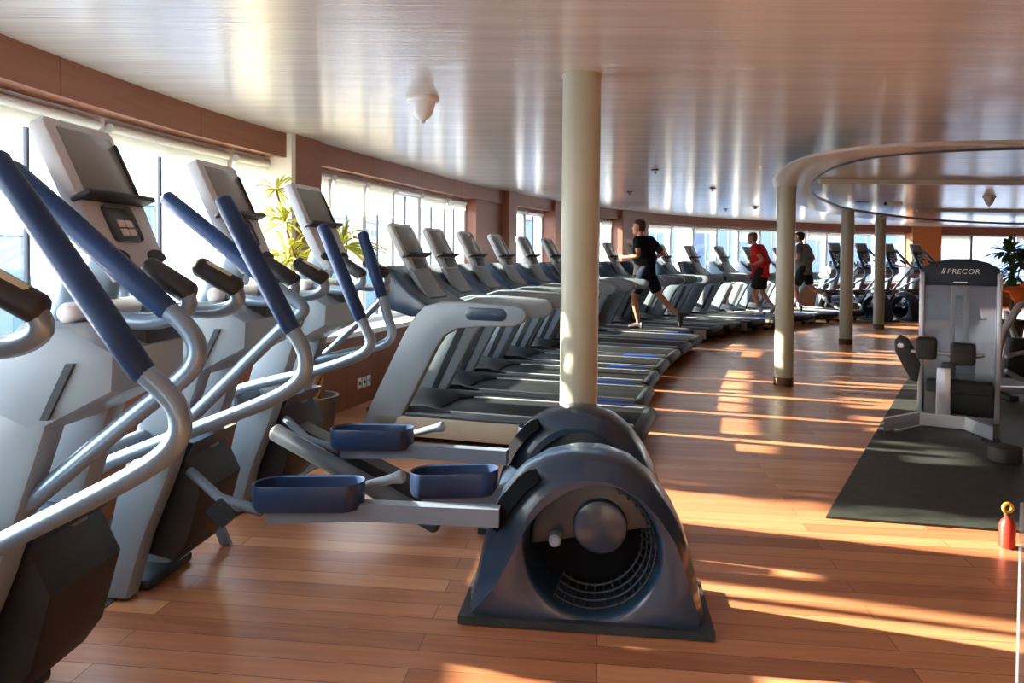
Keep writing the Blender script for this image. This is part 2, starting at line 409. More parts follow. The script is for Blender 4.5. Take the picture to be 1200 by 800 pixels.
# dropped ceiling ring
def resamp(P, n):
    P = [Vector(p) for p in P]; P.append(P[0]); L = [0]
    for a, c in zip(P[:-1], P[1:]): L.append(L[-1] + (c - a).length)
    out = []
    for k in range(n):
        s_ = L[-1] * k / n; i = 0
        while L[i + 1] < s_: i += 1
        out.append(P[i].lerp(P[i + 1], (s_ - L[i]) / max(L[i + 1] - L[i], 1e-9)))
    return out
OUT = [(17.5, 4.85), (9, 4.87), (5.5, 4.88), (4.1, 4.9), (3.3, 4.97), (2.75, 5.12), (2.42, 5.4), (2.3, 5.85), (2.38, 6.55), (2.68, 7.65), (3.25, 9.0), (4.05, 10.6), (4.95, 12.1), (6.1, 13.6), (7.5, 14.95), (9.4, 16.3), (11.5, 17.2), (14, 17.6), (17.5, 17.6)]
INN = [(17.2, 4.98), (9, 5.0), (5.5, 5.01), (4.2, 5.04), (3.45, 5.13), (3.0, 5.32), (2.75, 5.6), (2.7, 6.05), (2.82, 6.75), (3.14, 7.8), (3.7, 9.1), (4.45, 10.4), (5.3, 11.7), (6.4, 12.95), (7.6, 14.1), (9.2, 15.3), (11.2, 16.1), (14, 16.4), (17.2, 16.4)]
OUT = [p for p in crv(OUT, 5)]; INN = [p for p in crv(INN, 5)]
ZR = 2.17
R = []
for (po, pi_) in zip(OUT, INN):
    R.append([(po.x, po.y, ZR + .03), (po.x, po.y, ZR + .01), (po.x + (pi_.x - po.x) * .04, po.y + (pi_.y - po.y) * .04, ZR), (pi_.x, pi_.y, ZR), (pi_.x, pi_.y, ZR + .03)])
rb = B(); R.append(R[0]); rb.rings(R, cap0=False, cap1=False)
ring = rb.build('trim_20', 'ring'); struct(ring)
for k, (yy, x0) in enumerate(((9.0, 3.72), (14.2, 7.75))):
    struct(B().box((x0, yy - .04, ZC - .05), (17.2, yy + .04, ZC), .005).build('trim_%d' % (21 + k), 'whiteplas'))
edge = B(); edge.tube([(p.x, p.y, ZR - .004) for p in INN], .012, 6, rnd=False); struct(edge.build('trim_23', 'frame_dark'))

# pillars
def pillar(x, y, ztop, label, foot=True):
    t = thing('pillar', label, 'pillar', (x, y, 0), 0, 'round cream pillars')
    B().lathe([(.1, .0), (.1, ztop - .015), (.098, ztop)], 40).build('shaft', 'pillar', t)
    B().lathe([(.108, 0), (.108, .085), (.103, .09)], 40).build('foot_ring', 'bronze', t)
    B().lathe([(.104, ztop - .012), (.104, ztop)], 40).build('top_collar', 'pillar', t)
pillar(.36, 3.92, ZC, 'thick cream round pillar in front, behind the two round drive covers')
pillar(3.0, 8.12, ZR, 'cream round pillar beside the runner in the red shirt')
pillar(5.46, 12.06, ZR, 'cream round pillar further back, left of the farthest one')
pillar(7.33, 14.75, ZR, 'farthest thin cream round pillar before the distant elliptical trainers')

# floor coverings
b = B(); pts = []
EDG = [(-.72, 0.), (-.70, 4.), (-.72, 6.5), (-.70, 7.3), (-.68, 8.2)]
R = []
for k in range(40):
    u = .3 + k * .25
    if u > 9.3: break
    o = .63 if u < 6.2 else .63 + (u - 6.2) * .055
    R.append([wp(u, .1, 0), wp(u, o, 0), wp(u, o, .006), wp(u, .1, .006)])
b.rings(R); tag(b.build('floor_strip', 'mat_grey'), 'dark grey rubber floor strip along the windows under the elliptical trainers', 'floor mat')
b = B(); b.prism([(1.70, 3.95), (3.9, 3.5), (8.6, 3.5), (9.2, 8.9), (4.85, 8.9), (4.39, 8.23)], 0, .012, ax='z')
tag(b.build('rubber_mat', 'mat_black'), 'large black rubber mat under the weight machine on the right', 'floor mat')

# ------------------------------------------------------------------ elliptical trainers
def rotv(d): return math.radians(d)
def resample_star(poly, c, n):
    out = []
    m = len(poly)
    for k in range(n):
        a = 2 * PI * k / n; d = Vector((math.cos(a), math.sin(a))); best = None
        for i in range(m):
            p = Vector(poly[i]) - c; q = Vector(poly[(i + 1) % m]) - c; e = q - p
            den = d.x * e.y - d.y * e.x
            if abs(den) < 1e-9: continue
            t = (p.x * e.y - p.y * e.x) / den; s_ = (p.x * d.y - p.y * d.x) / den
            if t > 0 and -1e-6 <= s_ <= 1 + 1e-6 and (best is None or t > best): best = t
        out.append(c + d * best)
    return out

MIDO = [(-.47, .012), (-.435, .12), (-.41, .25), (-.38, .36), (-.335, .46), (-.26, .55), (-.16, .61), (-.05, .636), (.06, .636), (.16, .604), (.25, .535), (.32, .44), (.375, .33), (.415, .18), (.44, .06), (.445, .012)]
FACO = [(-.455, .012), (-.41, .06), (-.34, .15), (-.28, .27), (-.23, .37), (-.16, .455), (-.07, .518), (.03, .548), (.12, .54), (.2, .5), (.27, .43), (.325, .35), (.37, .23), (.41, .1), (.43, .03), (.43, .012)]
def rear_drive(t, uc, v0, v1):
    n = 72; c = Vector((.02, .285))
    mid = resample_star(MIDO, c, n); fac = resample_star(FACO, c, n)
    def ringat(P, v, s_=1.): return [(uc + (c.x + (p.x - c.x) * s_), v, max(.012, c.y + (p.y - c.y) * s_)) for p in P]
    hole = lambda r, v: [(uc + c.x + r * math.cos(2 * PI * k / n), v, c.y + .005 + r * math.sin(2 * PI * k / n)) for k in range(n)]
    vm = v0 + .085
    cov = B()
    cov.rings([hole(.232, v0 + .2), hole(.25, v0 + .03), hole(.258, v0 + .008), hole(.268, v0), ringat(fac, v0, .985), ringat(fac, v0 + .012, 1.0), [tuple(Vector(a).lerp(Vector(b_), .8)) for a, b_ in zip(ringat(fac, v0 + .05), ringat(mid, v0 + .05))], ringat(mid, vm, .985), ringat(mid, vm + .02, 1.), ringat(mid, v1 - .05, 1.), ringat(mid, v1 - .02, .985), ringat(fac, v1, 1.)], cap0=False)
    cv = cov.build('drive_cover', 'navy', t, 42)
    w = B(); w.rings([hole(.233, v0 + .198), hole(.22, v0 + .205), hole(.01, v0 + .205)], cap0=False)
    w.build('recess_back', 'slot', cv)
    w = B()
    for i, r_ in enumerate((.24, .226, .212, .196)):
        vv = v0 + .06 + .035 * i
        ps = [(uc + c.x + r_ * math.cos(a), vv, c.y + .005 + r_ * math.sin(a)) for a in [-2.2 + 3.3 * k / 30 for k in range(31)]]
        w.tube(ps, .0045, 6, rnd=False)
    for k in range(20):
        a = -2.2 + 3.3 * k / 19
        w.tube([(uc + c.x + .243 * math.cos(a), v0 + .045, c.y + .243 * math.sin(a)), (uc + c.x + .19 * math.cos(a), v0 + .18, c.y + .19 * math.sin(a))], .004, 5, rnd=False)
    w.build('wheel_ribs', 'dark', cv)
    half = [(uc + c.x + .03 + .105 * math.cos(a), c.y + .075 + .105 * math.sin(a)) for a in [2 * PI * k / 40 for k in range(40)]]
    B().prism(half, v0 + .06, v0 + .12, .02).build('crank_disc', 'navy', cv)
    seg = [(uc + c.x + .236 * math.cos(a), c.y + .005 + .236 * math.sin(a)) for a in [.3 + 2.92 * k / 28 for k in range(29)]]
    B().prism(seg, v0 + .09, v0 + .16, .012).build('inner_guard', 'navy_in', cv)
    kn = B().cyl((uc - .12, v0 + .03, .31), (uc - .12, v0 + .10, .31), .024, 16, .006); kn.build('crank_knob', 'shell2', cv)
    # arm slot on the upper front shoulder
    sl = B(); SP = []; m360 = resample_star(MIDO, c, 360); f360 = resample_star(FACO, c, 360)
    for k in range(13):
        a = 171 - 44 * k / 12; i = int(round(a)) % 360
        P1 = f360[i].lerp(m360[i], .9 if 0 < k < 12 else .85); P0 = f360[i].lerp(m360[i], .52 if 0 < k < 12 else .57); dr = (m360[i] - c).normalized() * .012
        SP.append([(uc + P0.x + dr.x, v0 + .004, P0.y + dr.y), (uc + P1.x + dr.x, v0 + .055, P1.y + dr.y), (uc + P1.x, v0 + .085, P1.y), (uc + P0.x, v0 + .05, P0.y)])
    sl.rings(SP); sl.build('arm_slot', 'slot', cv)
    bp = B(); bp.prism([(uc - .48, v0 - .03), (uc + .47, v0 - .03), (uc + .47, v1 + .12), (uc - .48, v1 + .12)], .0, .03, .006, ax='z')
    bp.build('rear_base_plate', 'dark', t)

def pedal_arm(t, v, u0, u1, z0, uend, zend, wd=.16):
    # foot tray: stadium rim with a footbed, arm to the drive
    n = 28; L = (u1 - u0) / 2; cu = (u0 + u1) / 2; r = wd / 2
    def stad(s_, z, dz=.0):
        out = []
        for k in range(n):
            a = 2 * PI * k / n; x = math.cos(a); y = math.sin(a)
            uu = (L - r) * (1 if x > 0 else -1) * (1 if abs(x) > 1e-6 else 0) + r * x * s_
            out.append((cu + uu, v + r * y * s_, z + dz * (uu / L)))
        return out
    tl = .012
    p = B(); p.rings([stad(.86, z0, tl), stad(1., z0 + .02, tl), stad(1.02, z0 + .1, tl), stad(1.0, z0 + .105, tl), stad(.9, z0 + .1, tl), stad(.86, z0 + .045, tl)])
    pd = p.build('pedal', 'pedal', t)
    B().rings([stad(.8, z0 + .046, tl), stad(.78, z0 + .052, tl)]).build('foot_pad', 'rubber', pd)
    a = B(); q = .034
    a.rings([[(x, v - .03, z - q), (x, v + .03, z - q), (x, v + .03, z + q), (x, v - .03, z + q)] for x, z in ((u0 + .06, z0 - .03), (u1, z0 - .0), (uend, zend))])
    a.build('pedal_arm', 'shell2', t)

def console_unit(t):
    # tilted display head: face frame from (u 0, z 1.775) to (u .2, z 1.34)
    top = Vector((0, 0, 1.775)); bot = Vector((.205, 0, 1.335)); d = (bot - top).normalized(); nrm = Vector((-d.z, 0, d.x)); nrm = nrm if nrm.x > 0 else -nrm
    def mt(): return Matrix(((0, d.x, nrm.x, top.x), (1, d.y, nrm.y, top.y), (0, d.z, nrm.z, top.z), (0, 0, 0, 1)))  # local: x lateral, y down the face, z out of face
    m4 = mt(); ln = (bot - top).length
    b = B(); b.prism([(-.15, .0), (.15, .0), (.165, .015), (.165, .25), (.15, .40), (.11, ln + .01), (-.1, ln + .01), (-.15, .40), (-.165, .25), (-.165, .015)], -.05, 0, .008, ax='z', mtx=m4)
    c = b.build('console', 'console', t)
    B().box((-.12, .03, -.01), (.135, .235, .004), .003, m4).build('screen', 'screen', c)
    B().box((.137, .05, -.005), (.149, .24, .01), .003, m4).build('screen_gap_shade', 'black', c)  # black strip standing in for the shadow in the gap beside the screen
    B().box((-.175, .245, -.02), (.165, .262, .045), .006, m4).build('reading_ledge', 'black', c)
    B().box((-.085, .27, -.01), (.06, .39, .006), .02, m4).build('keypad', 'keypad', c)
    k = B()
    for i in range(2):
        for j in range(2): k.box((-.04 + .04 * i, .32 + .028 * j, .0), (-.008 + .04 * i, .342 + .028 * j, .01), .002, m4)
    k.build('keypad_buttons', 'whiteplas', c)
    k = B()
    for s_ in (-1, 1): k.prism([(s_ * .1 + .05 * math.cos(a), .435 + .022 * math.sin(a)) for a in [2 * PI * i / 20 for i in range(20)]], -.01, .004, ax='z', mtx=m4)
    k.build('cup_recess', 'dark', c)
    nk = B(); nk.tube([(.1, 0, 1.42), (.06, 0, 1.3), (.02, 0, 1.15)], [.05, .06, .07], 16); nk.build('console_neck', 'shell2', t)
    for s_ in (-1, 1): B().tube([(.06, s_ * .12, 1.31), (.03, s_ * .13, 1.2)], .035, 14).build('console_post', 'tube', t)
    # heart-rate handles
    h = B(); h.tube([(.1, -.2, 1.225), (.1, .2, 1.225)], .03, 14)
    h.build('handle_crossbar', 'white', t)
    for s_ in (-1, 1):
        P = smooth([(.1, s_ * .12, 1.225), (.2, s_ * .18, 1.21), (.34, s_ * .18, 1.20), (.425, s_ * .165, 1.235), (.41, s_ * .155, 1.285), (.37, s_ * .15, 1.31)], 2)
        B().tube(P, .023, 12).build('hand_grip_tube', 'tube', t)
        g = B().tube([(.415, s_ * .155, 1.283), (.3, s_ * .145, 1.35)], .032, 14).build('pulse_grip', 'black', t)
        if s_ > 0: B().tube([(.395, .148, 1.31), (.325, .142, 1.352)], .019, 10).build('pulse_sensor', 'sensor', g)
    B().box((.16, -.11, 1.08), (.27, .11, 1.19), .012).build('bottle_tray', 'black', t)

def tower(t):
    # two leaning legs carrying the head, dark drive box between them
    for vc in (-.22, .07):
        v0, v1 = vc - .05, vc + .05
        poly = [(-.345, .008), (-.235, .008), (-.165, .245), (-.06, .5), (.085, .93), (.1, 1.0), (-.075, 1.0), (-.16, .8), (-.27, .45), (-.33, .2)]
        B().prism(poly, v0, v1, .02).build('tower_leg', 'shell', t)
    B().prism([(-.1, .96), (.04, .9), (.27, 1.02), (.275, 1.13), (.15, 1.2), (.0, 1.2), (-.06, 1.12)], -.275, .125, .035).build('tower_head', 'shell', t)
    for v in (-.28, .13): B().prism([(.15, 1.1), (.172, 1.1), (.1, .95), (.078, .95)], v - .006, v + .006, .003).build('latch', 'dark', t)
    B().prism([(-.3, .16), (-.1, .12), (-.04, .2), (.02, .42), (-.05, .56), (-.2, .56), (-.3, .4)], -.16, .2, .03).build('drive_box', 'black', t)
    B().box((-.34, -.16, 0.0), (-.2, .16, .04), .012).build('front_foot', 'dark', t)
    B().prism([(-.22, .56), (-.04, .56), (-.01, .62), (-.2, .64)], -.16, .2, .015).build('drive_top_cover', 'navy', t)

def handle(t, v, pts, grip=3, r=.026):
    P = [(u, v, z) for u, z in pts]
    n = len(P); gi = n - grip - 0
    tb = smooth(P[:gi + 1], 2)
    o = B().tube(tb, r, 14).build('moving_handle', 'tube', t)
    g0 = Vector(P[gi]); g1 = Vector(P[-1]); mid = [g0.lerp(g1, k / 4) for k in range(5)]
    mid[0] = g0 + (g0 - g1).normalized() * .01
    B().tube(mid, [.03, .0325, .0325, .032, .03], 16).build('handle_grip', 'grip', o)
    return o

HA = [(0.0, .635), (.135, .71), (.403, .847), (.505, .907), (.55, .945), (.572, .99), (.563, 1.04), (.525, 1.083), (.475, 1.124), (.304, 1.366), (.132, 1.605)]
HB = [(-.155, .572), (-.081, .635), (.136, .821), (.351, .999), (.421, 1.047), (.468, 1.095), (.475, 1.151), (.433, 1.208), (.38, 1.248), (.163, 1.434), (-.041, 1.612)]
HD = [(-.15, .615), (-.08, .655), (.167, .754), (.463, .871), (.57, .921), (.63, .97), (.645, 1.03), (.625, 1.088), (.585, 1.145), (.463, 1.367), (.346, 1.572)]
HC = [(-.192, .545), (-.001, .709), (.201, .906), (.403, 1.1), (.465, 1.15), (.5, 1.175), (.487, 1.2), (.444, 1.225), (.375, 1.271), (.149, 1.44), (-.06, 1.606)]
HE = [(-.165, .64), (-.128, .7), (-.034, .734), (.33, .825), (.529, .895), (.595, .934), (.61, .98), (.588, 1.029), (.55, 1.094), (.453, 1.298), (.355, 1.521)]
HF = [(-.213, .66), (-.166, .731), (-.019, .781), (.34, .865), (.45, .897), (.495, .936), (.49, .993), (.464, 1.059), (.429, 1.176), (.378, 1.318), (.317, 1.502)]

def elliptical(label, loc, ang, handles, rear=None, ramp=True, pedals=True, lp=(.13, .82), group='elliptical trainers by the near windows'):
    t = thing('elliptical_trainer', label, 'elliptical trainer', (loc[0], loc[1], .006), rotv(ang), group)
    tower(t); console_unit(t)
    for v, p in handles:
        handle(t, v, p)
        if abs(v) > .3: B().cyl((-.16, v + .02 * (1 if v > 0 else -1), .645), (-.16, .25 * (1 if v > 0 else -1), .645), .05, 20, .01).build('pivot_hub', 'shell2', t)
    if ramp:
        B().tube([(.03, -.345, .475), (.45, -.345, .29), (.9, -.345, .085)], .045, 14).build('ramp_tube', 'rail', t)
        B().prism([(-.04, .41), (.02, .46), (.94, .09), (.9, .03)], -.13, -.01, .01).build('ramp_rail', 'dark', t)
    if rear:
        uc, v0, v1 = rear
        rear_drive(t, uc, v0, v1)
    if pedals:
        pedal_arm(t, -.2, .27, .72, .395, (rear[0] - .33) if rear else .74, .40)
        pedal_arm(t, lp[0], lp[1], lp[1] + .38, .37, (rear[0] - .33) if rear else 1.22, .40)
        B().tube([(.84, -.09, .5), (.8, -.09, .49), (.55, -.06, .41)], [.028, .02, .013], 10).build('link_rod', 'shell', t)
        B().tube([(-.03, -.15, .5), (.12, -.19, .41), (.3, -.2, .37)], .02, 10).build('lower_link', 'shell2', t)
    return t

elliptical('elliptical trainer mostly outside the frame at the left edge, only its pulse grip in view', (-1.33, 1.27), 0, [], ramp=False, pedals=False)
m1 = elliptical('largest, nearest elliptical trainer console against the left windows', (-1.30, 2.22), -3, [(-.50, HA), (-.22, HB)], ramp=False, pedals=False)
m2 = elliptical('middle elliptical trainer, with the nearest round navy drive cover on the floor', (-1.26, 3.15), -7, [(-.58, HD), (-.26, HC)], rear=(1.585, -.22, .07), ramp=False)
B().prism([(.13, .40), (.17, .44), (.24, .38), (.2, .34)], -.32, -.27, .008).build('ramp_label_block', 'dark', m2)
b = B(); b.rings([[(x - .025, .335, z), (x + .025, .335, z), (x + .025, .36, z), (x - .025, .36, z)] for x, z in ((-.14, .0), (-.36, .5))]); b.build('front_strut', 'shell2', m2)
B().prism([(-.42, .5), (-.26, .5), (-.24, .27), (-.33, .25)], .24, .335, .015).build('lever_housing', 'shell2', m2)
m3 = elliptical('third elliptical trainer from the left, its drive cover half hidden behind the nearest cover', (-1.15, 4.12), -14, [(-.46, HE), (.06, HF)], rear=(1.55, -.17, .1), lp=(.2, 1.18))
B().tube(smooth([(-.249, .3, .62), (-.072, .3, .765), (.134, .3, .946), (.305, .3, 1.102), (.36, .29, 1.17), (.38, .24, 1.2)], 2), .02, 12).build('linkage_tube', 'tube', m3)

# distant elliptical trainers
far = [((7.9, 18.2), 'distant elliptical trainer just left of the third pillar, leftmost of four'), ((8.68, 18.45), 'distant elliptical trainer between the two farthest pillars'), ((9.48, 18.7), 'distant elliptical trainer just right of the farthest pillar'), ((10.28, 18.9), 'distant elliptical trainer beside the orange wood wall panel, rightmost of four')]
f0 = elliptical(far[0][1], far[0][0], -76, [(-.36, HD), (.3, HC)], rear=(1.5, -.17, .1), group='distant elliptical trainers')
for xy, lb in far[1:]:
    c = copy_tree(f0); c.location = (xy[0], xy[1], 0); c['label'] = lb
f0.location.z = 0

# ------------------------------------------------------------------ treadmills
def treadmill(label):
    t = thing('treadmill', label, 'treadmill', (0, 0, 0), 0, 'treadmills in a row along the windows')
    W2 = .395
    arch = [(-.12, .10), (.17, .10), (.30, .34), (.50, .72), (.56, .81), (.66, .865), (.85, .885), (1.10, .895), (1.16, .93), (1.18, .975), (1.16, 1.02), (1.10, 1.045), (.70, 1.06), (.52, 1.055), (.40, 1.02), (.31, .93), (.22, .78)]
    for s_ in (-1, 1):
        sp = B().prism(arch, s_ * W2 - .04, s_ * W2 + .04, .018).build('side_panel', 'shell', t)
        oc = B(); oc.prism([(.88 + .0 + (.11 * (1 if math.cos(a) > 0 else -1) + .045 * math.cos(a)), .975 + .045 * math.sin(a)) for a in [2 * PI * k / 28 + .01 for k in range(28)]], s_ * (W2 + .03), s_ * (W2 + .048), .004)
        oc.build('hand_sensor', 'navy', sp)
        st = B(); st.prism([(.06, .12), (.115, .12), (.43, .80), (.37, .80)], s_ * (W2 - .048), s_ * (W2 - .036), .003)
        st.build('panel_groove', 'dark', sp)
        # side rails and beige base frame
        fr0 = B().box((.25, s_ * .36 - .075, .20), (1.93, s_ * .36 + .075, .228), .008).build('foot_rail', 'rail', t)
        B().box((.45, s_ * .30 - .012, .224), (1.92, s_ * .30 + .012, .234), .003).build('rail_edge', 'edge', fr0)
        fr = B().box((.0, s_ * .40 - .035, .05), (1.9, s_ * .40 + .035, .2), .012).build('base_frame', 'olive', t)
        B().box((1.45, s_ * .40 - .03, .226), (1.85, s_ * .40 + .03, .231), .001).build('rail_decal', 'decal', fr0)
    B().box((.35, -.285, .19), (1.93, .285, .222), .006).build('running_belt', 'belt', t)
    B().tube([(1.95, -.395, .165), (1.95, .395, .165)], .062, 14).build('rear_roller_cap', 'dark', t)
    m_ = B(); R = []
    for v in (-.37, -.33, -.2, 0, .2, .33, .37):
        e = 1 - abs(v) / .37 * .25; x1 = .58 if abs(v) > .25 else .44
        R.append([(-.1, v, .08), (-.1, v, .3 * e), (.0, v, .36 * e), (.2, v, .345 * e), (.4, v, .27), (x1, v, .235), (x1, v, .08)])
    m_.rings(R); m_.build('motor_cover', 'dark', t)
    for x in (.05, 1.8):
        for s_ in (-1, 1): B().cyl((x, s_ * .36, 0), (x, s_ * .36, .06), .035, 12, .005).build('foot', 'rubber', t)
    # console
    B().prism([(.06, 1.31), (-.1, 1.30), (.0, 1.0), (.25, .93), (.48, .94), (.48, 1.0), (.36, 1.05), (.25, 1.12)], -.36, .36, .025).build('lower_console', 'navy', t)
    B().prism([(.14, 1.27), (.27, 1.08), (.33, 1.05), (.345, 1.07), (.29, 1.12), (.17, 1.30)], -.17, .17, .01).build('control_panel', 'shell', t)
    top = Vector((0, 0, 1.65)); bot = Vector((.21, 0, 1.25)); d = (bot - top).normalized(); nrm = Vector((-d.z, 0, d.x))
    m4 = Matrix(((0, d.x, nrm.x, top.x), (1, d.y, nrm.y, top.y), (0, d.z, nrm.z, top.z), (0, 0, 0, 1)))
    c = B().prism([(-.16, .0), (.16, .0), (.2, .03), (.2, .3), (.15, .42), (-.15, .42), (-.2, .3), (-.2, .03)], -.05, 0, .01, ax='z', mtx=m4).build('console', 'console', t)
    B().box((-.155, .035, -.01), (.155, .27, .004), .003, m4).build('screen', 'screen', c)
    B().box((-.22, .285, -.02), (.22, .305, .05), .006, m4).build('reading_ledge', 'black', c)
    B().box((-.11, .32, -.01), (.11, .41, .006), .004, m4).build('keypad', 'keypad', c)
    B().tube([(.4, -.4, .98), (.46, -.2, 1.0), (.46, .2, 1.0), (.4, .4, .98)], .03, 12).build('front_bar', 'dark', t)
    return t
TM = [(-.90, 5.96, -17), (-.735, 6.9, -17), (-.50, 7.84, -17.5), (-.2, 8.78, -18.5), (.13, 9.7, -20), (.5, 10.62, -22), (.88, 11.55, -24), (1.0, 12.6, -26), (1.72, 13.38, -28.5), (2.28, 14.18, -31), (2.99, 14.97, -34.5), (3.76, 15.75, -39), (4.62, 16.6, -44.5), (5.48, 17.3, -49.5), (6.44, 18.0, -53.5)]
TL = ['nearest treadmill of the long row, its whole near side panel in view', 'second treadmill of the row, counted from the elliptical trainers', 'third treadmill of the row, counted from the elliptical trainers', 'fourth treadmill of the row, its console before the brown wall pier', 'fifth treadmill of the row, console just right of the brown wall pier', 'sixth treadmill of the row, console at the left edge of the thick front pillar', 'seventh treadmill of the row, console hidden behind the thick front pillar',
      'treadmill the runner in the black shirt is on', 'treadmill with its console between the thick front pillar and the runner in black', 'treadmill with its console hidden behind the runner in black', 'treadmill with its console just right of the runner in black', 'treadmill the runner in the red shirt is on', 'treadmill between those used by the runner in red and the runner in grey', 'treadmill the runner in the grey shirt is on', 'last treadmill of the row, beside the distant elliptical trainers']
t0 = treadmill(TL[0])
for i, (x, y, a) in enumerate(TM):
    o = t0 if i == 0 else copy_tree(t0)
    o.location = (x, y, 0); o.rotation_euler = (0, 0, rotv(a)); o['label'] = TL[i]

# ------------------------------------------------------------------ people
def skinmesh(name, m, parent, chains, root, sub=2):
    vs = []; es = []; idx = {}; rad = []
    def vid(key, p, r):
        if key not in idx: idx[key] = len(vs); vs.append(p); rad.append(r)
        return idx[key]
    for ch in chains:
        prev = None
        for key, p, r in ch:
            i = vid(key, p, r)
            if prev is not None and prev != i: es.append((prev, i))
            prev = i
    me = bpy.data.meshes.new(name); me.from_pydata([tuple(p) for p in vs], es, [])
    o = bpy.data.objects.new(name, me); COL.objects.link(o); o.parent = parent
    md = o.modifiers.new('skin', 'SKIN'); md.use_smooth_shade = True
    sv = me.skin_vertices[0].data
    for i, r in enumerate(rad):
        sv[i].radius = r if isinstance(r, tuple) else (r, r); sv[i].use_root = False
    sv[idx[root]].use_root = True
    s_ = o.modifiers.new('sub', 'SUBSURF'); s_.levels = sub; s_.render_levels = sub
    me.materials.append(M[m]); return o

def runner(label, loc, rz, J, shirt, shorts, hair, shoe, sc=1., sock=None, band=False):
    t = thing('person', label, 'person', loc, rz); t.scale = (sc, sc, sc)
    V = {k: Vector(p) for k, p in J.items()}
    def mid(a, b_, f): return V[a].lerp(V[b_], f)
    ch = [[('pel', V['pel'], (.115, .1)), ('wst', V['wst'], (.115, .095)), ('cst', V['cst'], (.135, .11)), ('nb', V['nb'], .06), ('nk', V['nk'], .055), ('hd', V['hd'], .07)]]
    for s_ in 'lr':
        ch.append([('cst', V['cst'], .135), ('sh' + s_, V['sh' + s_], .05), ('ua' + s_, mid('sh' + s_, 'el' + s_, .5), .047), ('el' + s_, V['el' + s_], .038), ('fa' + s_, mid('el' + s_, 'wr' + s_, .4), .038), ('wr' + s_, V['wr' + s_], .026), ('pm' + s_, V['hn' + s_], (.038, .02))])
        ch.append([('pel', V['pel'], .115), ('hp' + s_, V['hp' + s_], .082), ('th' + s_, mid('hp' + s_, 'kn' + s_, .5), .072), ('kn' + s_, V['kn' + s_], .053), ('cf' + s_, mid('kn' + s_, 'an' + s_, .32), .056), ('sn' + s_, mid('kn' + s_, 'an' + s_, .75), .036), ('an' + s_, V['an' + s_], .035), ('to' + s_, V['to' + s_], .03)])
        # five bent fingers rooted in the palm
        d = (V['hn' + s_] - V['wr' + s_]).normalized(); side = d.cross(Vector((0, 0, 1))).normalized(); up = side.cross(d)
        for q in range(4):
            b0 = V['hn' + s_] + up * (.024 - .016 * q); ln = (.036, .042, .039, .03)[q]
            k1 = b0 + d * ln; k2 = k1 + (d * .3 + side * (.9 if s_ == 'l' else -.9)).normalized() * ln * .8
            ch.append([('pm' + s_, V['hn' + s_], .03), ('f%d0' % q + s_, b0 + d * .012, .009), ('f%d1' % q + s_, k1, .0085), ('f%d2' % q + s_, k2, .0075)])
        tb = V['wr' + s_].lerp(V['hn' + s_], .5)
        ch.append([('pm' + s_, V['hn' + s_], .03), ('t0' + s_, tb + up * .03, .011), ('t1' + s_, tb + up * .045 + d * .035, .009)])
    skinmesh('body', 'skin', t, ch, 'pel')
    # head with face
    hd = V['hd']; f = (V['face'] - V['hd']).normalized(); rgt = f.cross(Vector((0, 0, 1))).normalized(); upv = rgt.cross(f)
    m4 = Matrix(((f.x, -rgt.x, upv.x, hd.x), (f.y, -rgt.y, upv.y, hd.y), (f.z, -rgt.z, upv.z, hd.z), (0, 0, 0, 1)))
    h = B(); prof = [(-.115, .035, .03, .05), (-.10, .06, .05, .035), (-.07, .078, .06, .02), (-.03, .088, .068, .01), (.01, .094, .073, .003), (.05, .096, .075, -.002), (.085, .085, .068, -.008), (.108, .055, .045, -.012), (.118, .02, .018, -.014)]
    h.rings([[(cx + a * math.cos(2 * PI * k / 20), b_ * math.sin(2 * PI * k / 20), z) for k in range(20)] for z, a, b_, cx in prof], mtx=m4)
    ho = h.build('head', 'skin', t, 80)
    nz = B(); nz.rings([[(.09, -.008, .025), (.09, .008, .025), (.094, 0, .026)], [(.098, -.014, -.02), (.098, .014, -.02), (.12, 0, -.022)], [(.088, -.012, -.032), (.088, .012, -.032), (.104, 0, -.034)]], mtx=m4); nz.build('nose', 'skin', ho)
    e = B()
    for s_ in (-1, 1): e.sphere((.083, s_ * .03, .018), .01, 8, mtx=m4)
    e.build('eyes', 'eye', ho)
    B().sphere((.088, 0, -.058), .02, 10, (.5, 1, .3), m4).build('mouth', 'lip', ho)
    for s_ in (-1, 1): B().sphere((-.005, s_ * .075, .0), .028, 10, (.7, .35, 1.1), m4).build('ear', 'skin', ho)
    hr = B(); hp = [(-.06, .07, .06, -.022), (-.02, .085, .074, -.02), (.03, .094, .08, -.018), (.06, .1, .081, -.012), (.09, .094, .075, -.01), (.115, .066, .055, -.012), (.128, .02, .02, -.014)]
    hr.rings([[(min(cx + a * math.cos(2 * PI * k / 20), .06 if z < .06 else 9) - (.05 if (math.cos(2 * PI * k / 20) > .3 and z < .05) else 0), b_ * math.sin(2 * PI * k / 20), z) for k in range(20)] for z, a, b_, cx in hp], mtx=m4)
    hr.build('hair', hair, ho, 80)
    # clothes
    ch = [[('hem', V['pel'] + Vector((.02, 0, -.1)), (.185, .165)), ('pel', V['pel'] + Vector((.02, 0, .02)), (.178, .158)), ('wst', V['wst'], (.162, .138)), ('cst', V['cst'], (.18, .148)), ('nb', V['nb'] - Vector((0, 0, .02)), .085)]]
    for s_ in 'lr': ch.append([('cst', V['cst'], .17), ('sh' + s_, V['sh' + s_], .078), ('sl' + s_, mid('sh' + s_, 'el' + s_, .62), .068)])
    skinmesh('shirt', shirt, t, ch, 'pel')
    ch = [[('wst', V['pel'].lerp(V['wst'], .7), (.15, .13)), ('pel', V['pel'] - Vector((0, 0, .01)), (.16, .142))]]
